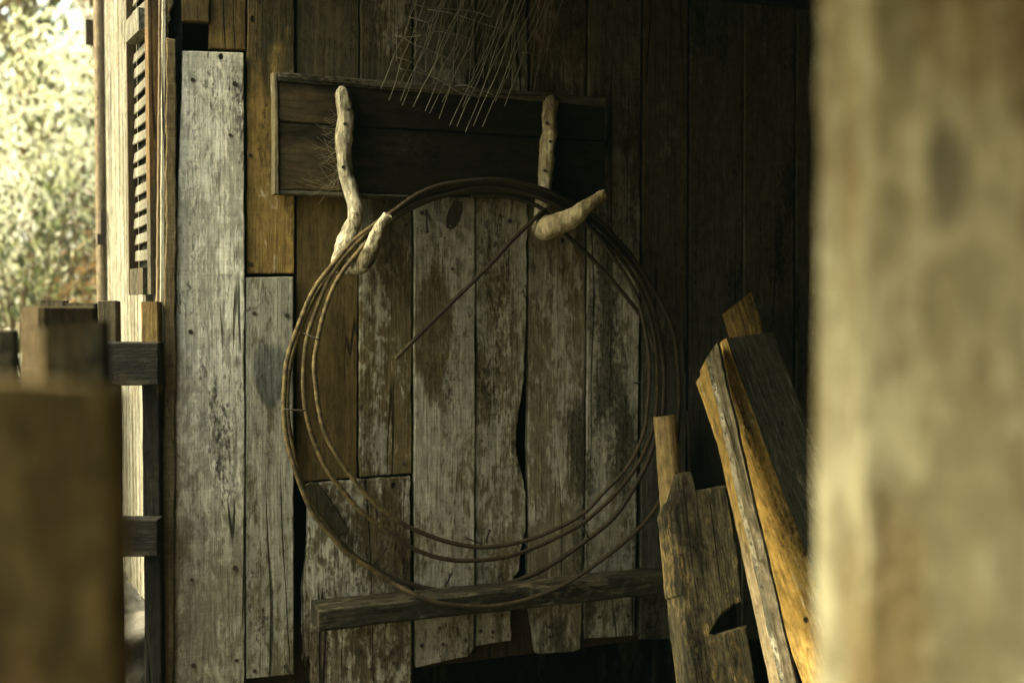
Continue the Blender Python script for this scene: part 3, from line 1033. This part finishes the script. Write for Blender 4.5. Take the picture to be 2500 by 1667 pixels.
def plane_board(name, pix, top, bot, yaw, thick, m, jag):
    M = axis_matrix(bot, top, yaw)
    Mi = M.inverted()
    nrm = M.to_3x3() @ Vector((0, 1, 0))
    pts = []
    for px, py in pix:
        r = ray(px, py)
        t = (bot - CAM).dot(nrm) / r.dot(nrm)
        q = Mi @ (CAM + r * t)
        pts.append((q.x, q.z))
    me = slab_mesh(name, pts, thick, jag, .006, SEED[0], .012)
    o = link(name, me, m)
    o.matrix_local = M
    return o


top = dp(1690, 1150, 2.74)
bot = floor_hit(1690, 1150, .15, 2.40)
npm = wood("notched_post_wood", (.085, .075, .045), (.10, .086, .05), Paint=(.20, .15, .065), PaintAmt=.36, DirtAmt=.45, Dirt=(.028, .026, .018), Holes=.35, Saw=.05, Bump=1.8, Contrast=1.6)
post_pix = [(1640, 1250), (1646, 1226), (1656, 1212), (1662, 1152), (1688, 1150), (1695, 1160), (1703, 1196), (1735, 1188), (1775, 1182), (1800, 1330), (1818, 1470), (1792, 1476), (1768, 1497), (1750, 1520), (1733, 1544), (1745, 1548), (1790, 1535), (1824, 1524), (1850, 1680), (1960, 2270), (1760, 2270), (1735, 1900), (1700, 1700), (1682, 1600), (1668, 1500), (1665, 1455), (1659, 1450), (1654, 1380), (1644, 1300)]
np_ = plane_board("notched_post", post_pix, top, bot, R(20), .08, npm, .003)
tag(np_, "broad weathered post with a half round notch, left of the ochre timbers", "post")
# round stub with a twisted wire
bot = dp(1628, 1100, 2.80)
top = dp(1622, 1016, 2.80)
bot.z = 0
bot.x = top.x + .09
bot.y = 2.74
st = prism("stub_post", bot, top, [(.029 * math.cos(k * math.pi / 5), .029 * math.sin(k * math.pi / 5)) for k in range(10)], wood("stub_post_wood", (.26, .19, .085), (.22, .165, .08), DirtAmt=.3, Bump=1.6, Paint=(.42, .36, .22), PaintAmt=.2), None, bev=.003, wob=.003)
tag(st, "short round wooden stake bound with twisted wire beside the coil", "stake")
bm = bmesh.new()
sti = st.matrix_local.inverted()
for pix in ([(1594, 1128, 2.785), (1612, 1138, 2.765), (1632, 1122, 2.768), (1660, 1116, 2.78), (1686, 1112, 2.77)], [(1598, 1142, 2.775), (1614, 1128, 2.762), (1634, 1120, 2.768), (1655, 1130, 2.79)], [(1600, 1130, 2.77), (1622, 1145, 2.764), (1640, 1150, 2.77)]):
    tube_bm(bm, [sti @ dp(*p) for p in pix], .0024, .01, 6)
bm_obj("wire_tie", bm, DARKIRON, st)

# ------------------------------------------------------------------ near porch post, right
PYAW, PW, PD = R(55), .15, .25
pc = [Vector((x * math.cos(PYAW) - y * math.sin(PYAW), .72 + x * math.sin(PYAW) + y * math.cos(PYAW))) for x, y in section_bevel(rect(PW, PD), .05)]
px_ = max((2006 - 1250) / FPX * c.y - c.x for c in pc)       # x that brings the left silhouette to its place
PM = Matrix.Translation((px_, .72, 0)) @ Matrix.Rotation(PYAW, 4, 'Z')


def on_post(px, py):
    """photo point -> the post's own coordinates on whichever face it shows"""
    o, r = PM.inverted() @ CAM, PM.inverted().to_3x3() @ ray(px, py)
    best = None
    for ax, v in ((0, -PW / 2), (1, -PD / 2)):
        t = (v - o[ax]) / r[ax]
        q = o + r * t
        if abs(q[1 - ax]) <= (PD, PW)[ax] / 2 + .001 and t > 0 and (best is None or t < best[0]):
            best = (t, q)
    return tuple(best[1]) if best else (0, 0, 99)


pp = prism("porch_post", Vector((px_, .72, 0)), Vector((px_ - .004, .72, ROOFZ - .003)), rect(PW, PD), wood("porch_post_wood", (.34, .305, .19), (.325, .29, .18), Paint=(.45, .415, .285), PaintAmt=.5, Dirt=(.25, .185, .09), DirtAmt=.46, Holes=.0, Spot=(.04, .036, .02), SpotC=on_post(2325, 420), SpotR=(.012, .014, .04), SpotC2=on_post(2095, 1010), SpotR2=(.011, .011, .016), SpotAmt=.55, Contrast=.9), None, yaw=PYAW, bev=.05, wob=.004)
tag(pp, "thick tan wooden post close to the viewer at the right edge", "post")

# ------------------------------------------------------------------ fence and posts on the left
fence = empty("picket_fence", (dp(235, 740, 2.44).x, 2.44, 0))
tag(fence, "dark wooden picket fence joined to the corner of the shed", "fence")
bpy.context.view_layer.update()
fm = [wood("fence_wood", (.055, .046, .028), (.03, .025, .018), GradZ=.9, GradW=.3, Paint=(.10, .085, .05), PaintAmt=.2, Holes=.1),
      wood("fence_wood_brown", (.14, .095, .036), (.010, .009, .007), GradZ=1.22, GradW=.05, Holes=.1),  # near-black below the rail: shade there put into the colour
      wood("fence_rail_wood", (.011, .010, .008), Paint=(.022, .02, .015), PaintAmt=.2, Holes=.2)]


def picket(px0, px1, py, d, m, dep=.03, parent=fence, name="picket", yaw=0.0):
    a, b = dp(px0, py, d), dp(px1, py, d)
    c = (a + b) / 2
    return prism(name, Vector((c.x, d + dep / 2, 0)), Vector((c.x, d + dep / 2, c.z)), rect(b.x - a.x, dep), m, parent, bev=.003, wob=.0012, yaw=yaw)


picket(93, 155, 735, 2.46, fm[0])
picket(157, 230, 741, 2.46, fm[0])
picket(237, 284, 735, 2.46, fm[0])
picket(343, 387, 737, 2.44, fm[1], .05)


def frail(px0, px1, py0, py1, d):
    a, b = dp(px0, py0, d), dp(px1, py1, d)
    me = slab_mesh("rail", [(0, 0), (a.z - b.z, 0), (a.z - b.z, b.x - a.x), (0, b.x - a.x)], .035, .0012, .003, px0)
    o = link("rail", me, fm[2], fence)
    o.matrix_local = fence.matrix_world.inverted() @ (Matrix.Translation((a.x, d, b.z)) @ Matrix(((0, 0, 1, 0), (0, 1, 0, 0), (1, 0, 0, 0), (0, 0, 0, 1))))


frail(105, 388, 835, 941, 2.40)
frail(105, 386, 1266, 1359, 2.40)

pm_ = [wood("fence_post_brown", (.05, .037, .016), (.04, .03, .013), Paint=(.065, .05, .024), PaintAmt=.2, Holes=0),
       wood("fence_post_rust", (.042, .029, .012), DirtAmt=.3, Holes=0)]
p1 = prism("fence_post", Vector((dp(142, 750, 1.96).x, 1.96, 0)), Vector((dp(142, 750, 1.96).x, 1.96, dp(142, 750, 1.96).z)), rect(.098, .10), [pm_[0], pm_[1]], None, yaw=R(42), bev=.007, wob=.003, side_mat=lambda j: 1 if j in (6, 7) else 0)
tag(p1, "brown fence post with a rust coloured left face, farthest of the blurred posts", "post", "blurred fence posts at the left")
a = dp(182, 793, 1.30)
p2 = prism("fence_post", Vector((a.x, 1.30, 0)), a, rect(.078, .045), pm_[0], None, yaw=R(20), bev=.009, wob=.003, cut=lambda x, y: x * .12)
tag(p2, "slim brown fence post behind the nearest one, its top just under the upper rail", "post", "blurred fence posts at the left")
a = dp(28, 940, .62)
p3 = prism("fence_post", Vector((a.x, .65, 0)), Vector((a.x, .65, a.z)), rect(.104, .036), wood("near_post_wood", (.175, .13, .052), (.15, .112, .045), Paint=(.25, .17, .065), PaintAmt=.35, Dirt=(.02, .018, .012), DirtAmt=.4, Holes=0, Contrast=1.4), None, yaw=R(20), bev=.014, wob=.003, cut=lambda x, y: -x * .08)
tag(p3, "widest and most blurred brown fence post at the lower left corner", "post", "blurred fence posts at the left")
a = dp(-30, 806, 1.6)
p4 = prism("fence_post", Vector((a.x, 1.6, 0)), a, rect(.080, .045), pm_[0], None, yaw=R(20), bev=.007, wob=.003)
tag(p4, "fence post cut by the left edge of the view", "post", "blurred fence posts at the left")

# ------------------------------------------------------------------ ground
gm, n, out = mat("ground_earth")
ob = n.n("ShaderNodeTexCoord").outputs["Object"]
g1 = n.noise(ob, 1.4, 6, .6)
g2 = n.noise(ob, 22, 5, .7)
col = n.mix(n.step(g1, .42, .6), (.27, .23, .155), (.16, .15, .08))
col = n.mix(n.step(g2, .5, .66), col, (.34, .30, .21))
bp = n.n("ShaderNodeBump")
bp.inputs["Strength"].default_value = .8
bp.inputs["Distance"].default_value = .02
n.put(bp.inputs["Height"], g2)
principled(n, out, col, .95, 0, .1, bp.outputs[0])


def sstep(a, b, v):
    t = max(0, min(1, (v - a) / (b - a)))
    return t * t * (3 - 2 * t)


def ground_z(x, y):
    shade_bank = sstep(-1.05, -1.75, x) * sstep(3.3, 2.2, y) * sstep(-14, -6, x)  # raised earth added out of view to block low light
    return shade_bank * (.95 + .12 * noise.noise((x * 2, y * 2, 1))) + .02 * noise.noise((x * 3, y * 3, 4)) * sstep(-.9, -1.2, x)


gx = [-150, -60, -30, -14] + [-10 + k * .5 for k in range(14)] + [-3 + k * .12 for k in range(20)] + [-.5, 0, 2, 5, 12, 40, 150]
gy = [-150, -60, -20, -8] + [-4 + k * .5 for k in range(9)] + [.8 + k * .14 for k in range(24)] + [4.5, 5.5, 7, 9, 12, 20, 50, 150]
bm = bmesh.new()
gv = [[bm.verts.new((x, y, ground_z(x, y))) for x in gx] for y in gy]
for j in range(len(gy) - 1):
    for i in range(len(gx) - 1):
        f = bm.faces.new((gv[j][i], gv[j][i + 1], gv[j + 1][i + 1], gv[j + 1][i]))
        f.smooth = True
ground = bm_obj("ground", bm, gm)
tag(ground, kind="structure")
floor_me = bmesh.new()
slab_me = [(-.3, -.9), (2.5, -.9), (2.5, 4.4), (0.2, 2.75), (-.72, 2.42)]
vs = [floor_me.verts.new((x, y, .004)) for x, y in slab_me]
floor_me.faces.new(vs)
floor_o = bm_obj("porch_floor", floor_me, wood("porch_floor_wood", (.05, .045, .03), (.06, .05, .035)))
tag(floor_o, kind="structure")

# stone footing under the door
sm_, n, out = mat("footing_stone")
ob = n.n("ShaderNodeTexCoord").outputs["Object"]
s1 = n.noise(ob, 9, 7, .65)
bp = n.n("ShaderNodeBump")
bp.inputs["Strength"].default_value = .9
bp.inputs["Distance"].default_value = .02
n.put(bp.inputs["Height"], s1)
principled(n, out, n.mix(n.step(s1, .38, .62), (.04, .038, .032), (.11, .105, .09)), .9, 0, .2, bp.outputs[0])
bm = bmesh.new()
bmesh.ops.create_icosphere(bm, subdivisions=5, radius=1)
for v in bm.verts:
    p = v.co.copy()
    q = Vector([max(-.72, min(.72, c)) for c in p]) * 1.3
    q *= 1 + .10 * noise.noise(p * 2.1) + .05 * noise.noise(p * 6)
    v.co = Vector((q.x * .36, q.y * .16, q.z * .30 + .27))
for f in bm.faces:
    f.smooth = True
foot = bm_obj("footing_stone", bm, sm_)
mid = (dA + dB) / 2
foot.location = (mid.x - .03, mid.y + .02, 0)
foot.rotation_euler = (0, 0, ang)
tag(foot, "rough grey footing stone on the ground below the pale door", "stone")

# ------------------------------------------------------------------ vegetation beyond
lm, n, out = mat("leaf")
oi = n.n("ShaderNodeAttribute", attribute_name="tint")
c1 = oi.outputs["Color"]
df = n.n("ShaderNodeBsdfPrincipled")
n.put(df.inputs["Base Color"], c1)
df.inputs["Roughness"].default_value = .45
df.inputs["Specular IOR Level"].default_value = .5
tr = n.n("ShaderNodeBsdfTranslucent")
n.put(tr.inputs["Color"], c1)
mx = n.n("ShaderNodeMixShader")
mx.inputs[0].default_value = .35
n.l.new(df.outputs[0], mx.inputs[1])
n.l.new(tr.outputs[0], mx.inputs[2])
n.l.new(mx.outputs[0], out.inputs[0])
bark = wood("bark", (.16, .12, .07), (.13, .10, .06), DirtAmt=.4, Bump=2, Holes=0)
PALES = [(.86, .84, .68), (.68, .69, .47), (.22, .25, .10), (.07, .08, .032), (.36, .37, .20), (.25, .155, .06), (.08, .06, .03)]
WTS = [5, 2, 2, 3.5, 1.5, 2.2, 3.5]


def leaves(name, blobs, count, size, rng, parent, weights, droop=1.2):
    bm = bmesh.new()
    lay = bm.loops.layers.float_color.new("tint")
    tot = sum(b[3][0] * b[3][1] * b[3][2] for b in blobs)
    for (cx, cy, cz, rr) in blobs:
        k = max(8, int(count * rr[0] * rr[1] * rr[2] / tot))
        bc = rng.choices(PALES, weights)[0]
        for i in range(k):
            while True:
                q = Vector((rng.uniform(-1, 1), rng.uniform(-1, 1), rng.uniform(-1, 1)))
                if .25 < q.length < 1:
                    break
            p = Vector((cx + q.x * rr[0], cy + q.y * rr[1], cz + q.z * rr[2]))
            if p.z < .02:
                p.z = rng.uniform(.02, .15)
            col = bc if rng.random() < .8 else rng.choices(PALES, weights)[0]
            f = rng.uniform(.7, 1.2)
            d = Vector((rng.gauss(0, 1), rng.gauss(0, 1), rng.gauss(-droop, .7))).normalized()
            s = d.cross(Vector((rng.gauss(0, 1), rng.gauss(0, 1), rng.gauss(0, 1)))).normalized()
            L = size * rng.uniform(.6, 1.5)
            W = L * rng.uniform(.25, .48)
            up = d.cross(s) * L * .12
            vs = [bm.verts.new(p), bm.verts.new(p + d * L * .5 + s * W * .5 + up), bm.verts.new(p + d * L), bm.verts.new(p + d * L * .5 - s * W * .5 + up)]
            fc = bm.faces.new(vs)
            for lp in fc.loops:
                lp[lay] = (min(.8, col[0] * f), min(.8, col[1] * f), min(.8, col[2] * f), 1)
    me = bpy.data.meshes.new(name)
    bm.to_mesh(me)
    bm.free()
    return link(name, me, lm, parent)


def tree(loc, h, cr, seed, label, count, size=.07, group="trees beyond the fence", weights=WTS):
    rng = random.Random(seed)
    t = empty("tree", loc)
    tag(t, label, "tree", group)
    bm = bmesh.new()
    lean = rng.uniform(-.3, .3)
    tube_bm(bm, [(0, 0, -.05), (lean * .3, .05, h * .3), (lean * .7, 0, h * .6), (lean, .1, h * .9)], [.14, .11, .08, .03], .15, 10, lump=.15, seed=seed)
    blobs = []
    for i in range(22):
        z = h * rng.uniform(.12, .95)
        a = rng.uniform(0, 6.28)
        r = cr * rng.uniform(.3, .95)
        c = Vector((lean * z / h + math.cos(a) * r, math.sin(a) * r, z))
        s0 = Vector((lean * z / h * .8, 0, z * .75))
        tube_bm(bm, [s0, (s0 + c) / 2 + Vector((0, 0, .1)), c], [.04, .025, .008], .12, 6, lump=.1, seed=seed)
        q = rng.uniform(.28, .6) * cr * .7
        blobs.append((c.x, c.y, c.z, (q, q, q * rng.uniform(.8, 1.4))))
    bm_obj("trunk", bm, bark, t)
    leaves("crown", blobs, count, size, rng, t, weights)


def bush(loc, r, h, seed, label, count, size=.06, weights=WTS):
    rng = random.Random(seed)
    t = empty("bush", loc)
    tag(t, label, "bush", "bushes beyond the fence")
    bm = bmesh.new()
    blobs = []
    for i in range(16):
        a = rng.uniform(0, 6.28)
        c = Vector((math.cos(a) * r * rng.uniform(.2, .8), math.sin(a) * r * rng.uniform(.2, .8), h * rng.uniform(.2, .85)))
        tube_bm(bm, [Vector((c.x * .15, c.y * .15, 0)), Vector((c.x * .6, c.y * .6, c.z * .6)), c], [.018, .012, .004], .1, 5)
        q = rng.uniform(.22, .42) * r
        blobs.append((c.x, c.y, c.z, (q, q, q * 1.7)))
    bm_obj("stem", bm, bark, t)
    leaves("foliage", blobs, count, size, rng, t, weights)


tl = ["tree with drooping pale leaves rising directly behind the bushes", "tree at the far left edge, only the right side of its crown in view", "pale dry tree standing behind the drooping one", "tree with rusty brown leaves far back at the left edge", "", "dark green tree deepest in the thicket"]
tree((-2.75, 6.9, 0), 4.6, 1.15, 1, tl[0], 6500, .065, weights=[7, 2.5, 2, 4.5, 1.5, 2.2, 4])
tree((-4.0, 7.6, 0), 5.2, 1.4, 2, tl[1], 5200, .08)
tree((-3.35, 9.4, 0), 6.0, 1.6, 3, tl[2], 6500, .09, weights=[5, 2, 2, 3, 2, 2, 3])
tree((-5.2, 9.8, 0), 6.0, 1.7, 4, tl[3], 4000, .09, weights=[3, 2, 2, 1, 2, 3, 3])
tree((-5.0, 13.5, 0), 7.5, 2.2, 6, tl[5], 6000, .1, weights=[1, 1, 4, 5, 3, 1, 2])
bl = ["nearest leafy bush beyond the fence, beside the pale door", "tall mixed green bush just left of the nearest bush", "bush cut off by the left edge of the photo beyond the fence posts", "straw coloured bush farthest back, half hidden by the pale door"]
bush((-2.2, 5.5, 0), .75, 2.4, 11, bl[0], 5600, .05, weights=[7, 3, 3, 4.5, 2.5, 1.4, 3])
bush((-2.75, 6.0, 0), .8, 2.8, 12, bl[1], 6000, .05, weights=[7, 3, 3, 4.5, 2.5, 1.4, 3])
bush((-3.5, 6.2, 0), .8, 2.4, 13, bl[2], 2200, .08, weights=[3, 2, 3, 3, 3, 1, 2])
bush((-2.55, 7.9, 0), .9, 2.6, 14, bl[3], 3800, .06, weights=[6, 2, 1.5, 3, 2, 1.2, 2.5])
# short grass and litter on the ground beside the footing
bm = bmesh.new()
lay = bm.loops.layers.float_color.new("tint")
rng = random.Random(3)
for i in range(5200):
    x, y = rng.uniform(-4.2, -.95), rng.uniform(3.0, 7.5)
    if noise.noise((x * 1.3, y * 1.3, 0)) < -.05:
        continue
    h = rng.uniform(.03, .14)
    a = rng.uniform(0, 6.28)
    s = Vector((math.cos(a), math.sin(a), 0)) * .004
    t = Vector((rng.gauss(0, .35) * h, rng.gauss(0, .35) * h, h))
    p = Vector((x, y, -.002))
    fc = bm.faces.new([bm.verts.new(p - s), bm.verts.new(p + s), bm.verts.new(p + t)])
    c = rng.choice([(.16, .2, .07), (.22, .24, .1), (.4, .35, .2), (.12, .14, .05)])
    for lp in fc.loops:
        lp[lay] = (*c, 1)
me = bpy.data.meshes.new("grass")
bm.to_mesh(me)
bm.free()
gr = link("grass", me, lm)
tag(gr, "thin grass and dry blades on the ground behind the fence", "grass", kind="stuff")

# ------------------------------------------------------------------ light
SUN_EL, SUN_AZ = R(50), Vector((-1.0, -.05))       # sun stands to the left, a little beyond the wall
w = bpy.data.worlds.new("World")
scene.world = w
w.use_nodes = True
n = NT(w.node_tree)
w.node_tree.nodes.clear()
sky = n.n("ShaderNodeTexSky", sky_type='NISHITA')
sky.sun_disc = False
sky.sun_elevation = SUN_EL
sky.sun_rotation = math.atan2(SUN_AZ.x, SUN_AZ.y)
sky.dust_density = 7.0
sky.air_density = 1.0
tint = n.mix(1.0, sky.outputs[0], (7.0, 7.0, 4.95), 'MULTIPLY')
bg = n.n("ShaderNodeBackground")
n.put(bg.inputs[0], tint)
bg.inputs[1].default_value = .15
wo = n.n("ShaderNodeOutputWorld")
n.l.new(bg.outputs[0], wo.inputs[0])
sd = bpy.data.lights.new("sun", 'SUN')
sd.energy = 5.0
sd.angle = R(.5)
sd.color = (1, .93, .76)
so = bpy.data.objects.new("sun", sd)
COL.objects.link(so)
dv = Vector((SUN_AZ.normalized().x * math.cos(SUN_EL), SUN_AZ.normalized().y * math.cos(SUN_EL), math.sin(SUN_EL)))
so.rotation_euler = dv.to_track_quat('Z', 'Y').to_euler()
so.location = (-4, 1, 6)

# ------------------------------------------------------------------ render settings
for o in scene.objects:
    if "wo" in o:
        del o["wo"]
scene.render.engine = 'CYCLES'
cy = scene.cycles
cy.use_denoising = True
cy.max_bounces = 8
cy.diffuse_bounces = 5
cy.sample_clamp_indirect = 6
vs_ = scene.view_settings
vs_.view_transform = 'Standard'
vs_.look = 'None'
vs_.exposure = 0
vs_.gamma = 1
vs_.use_curve_mapping = True
cm = vs_.curve_mapping
for k, lift in ((0, .0010), (1, .0023), (2, .0016)):
    cm.curves[k].points[0].location = (0, lift)
cm.update()
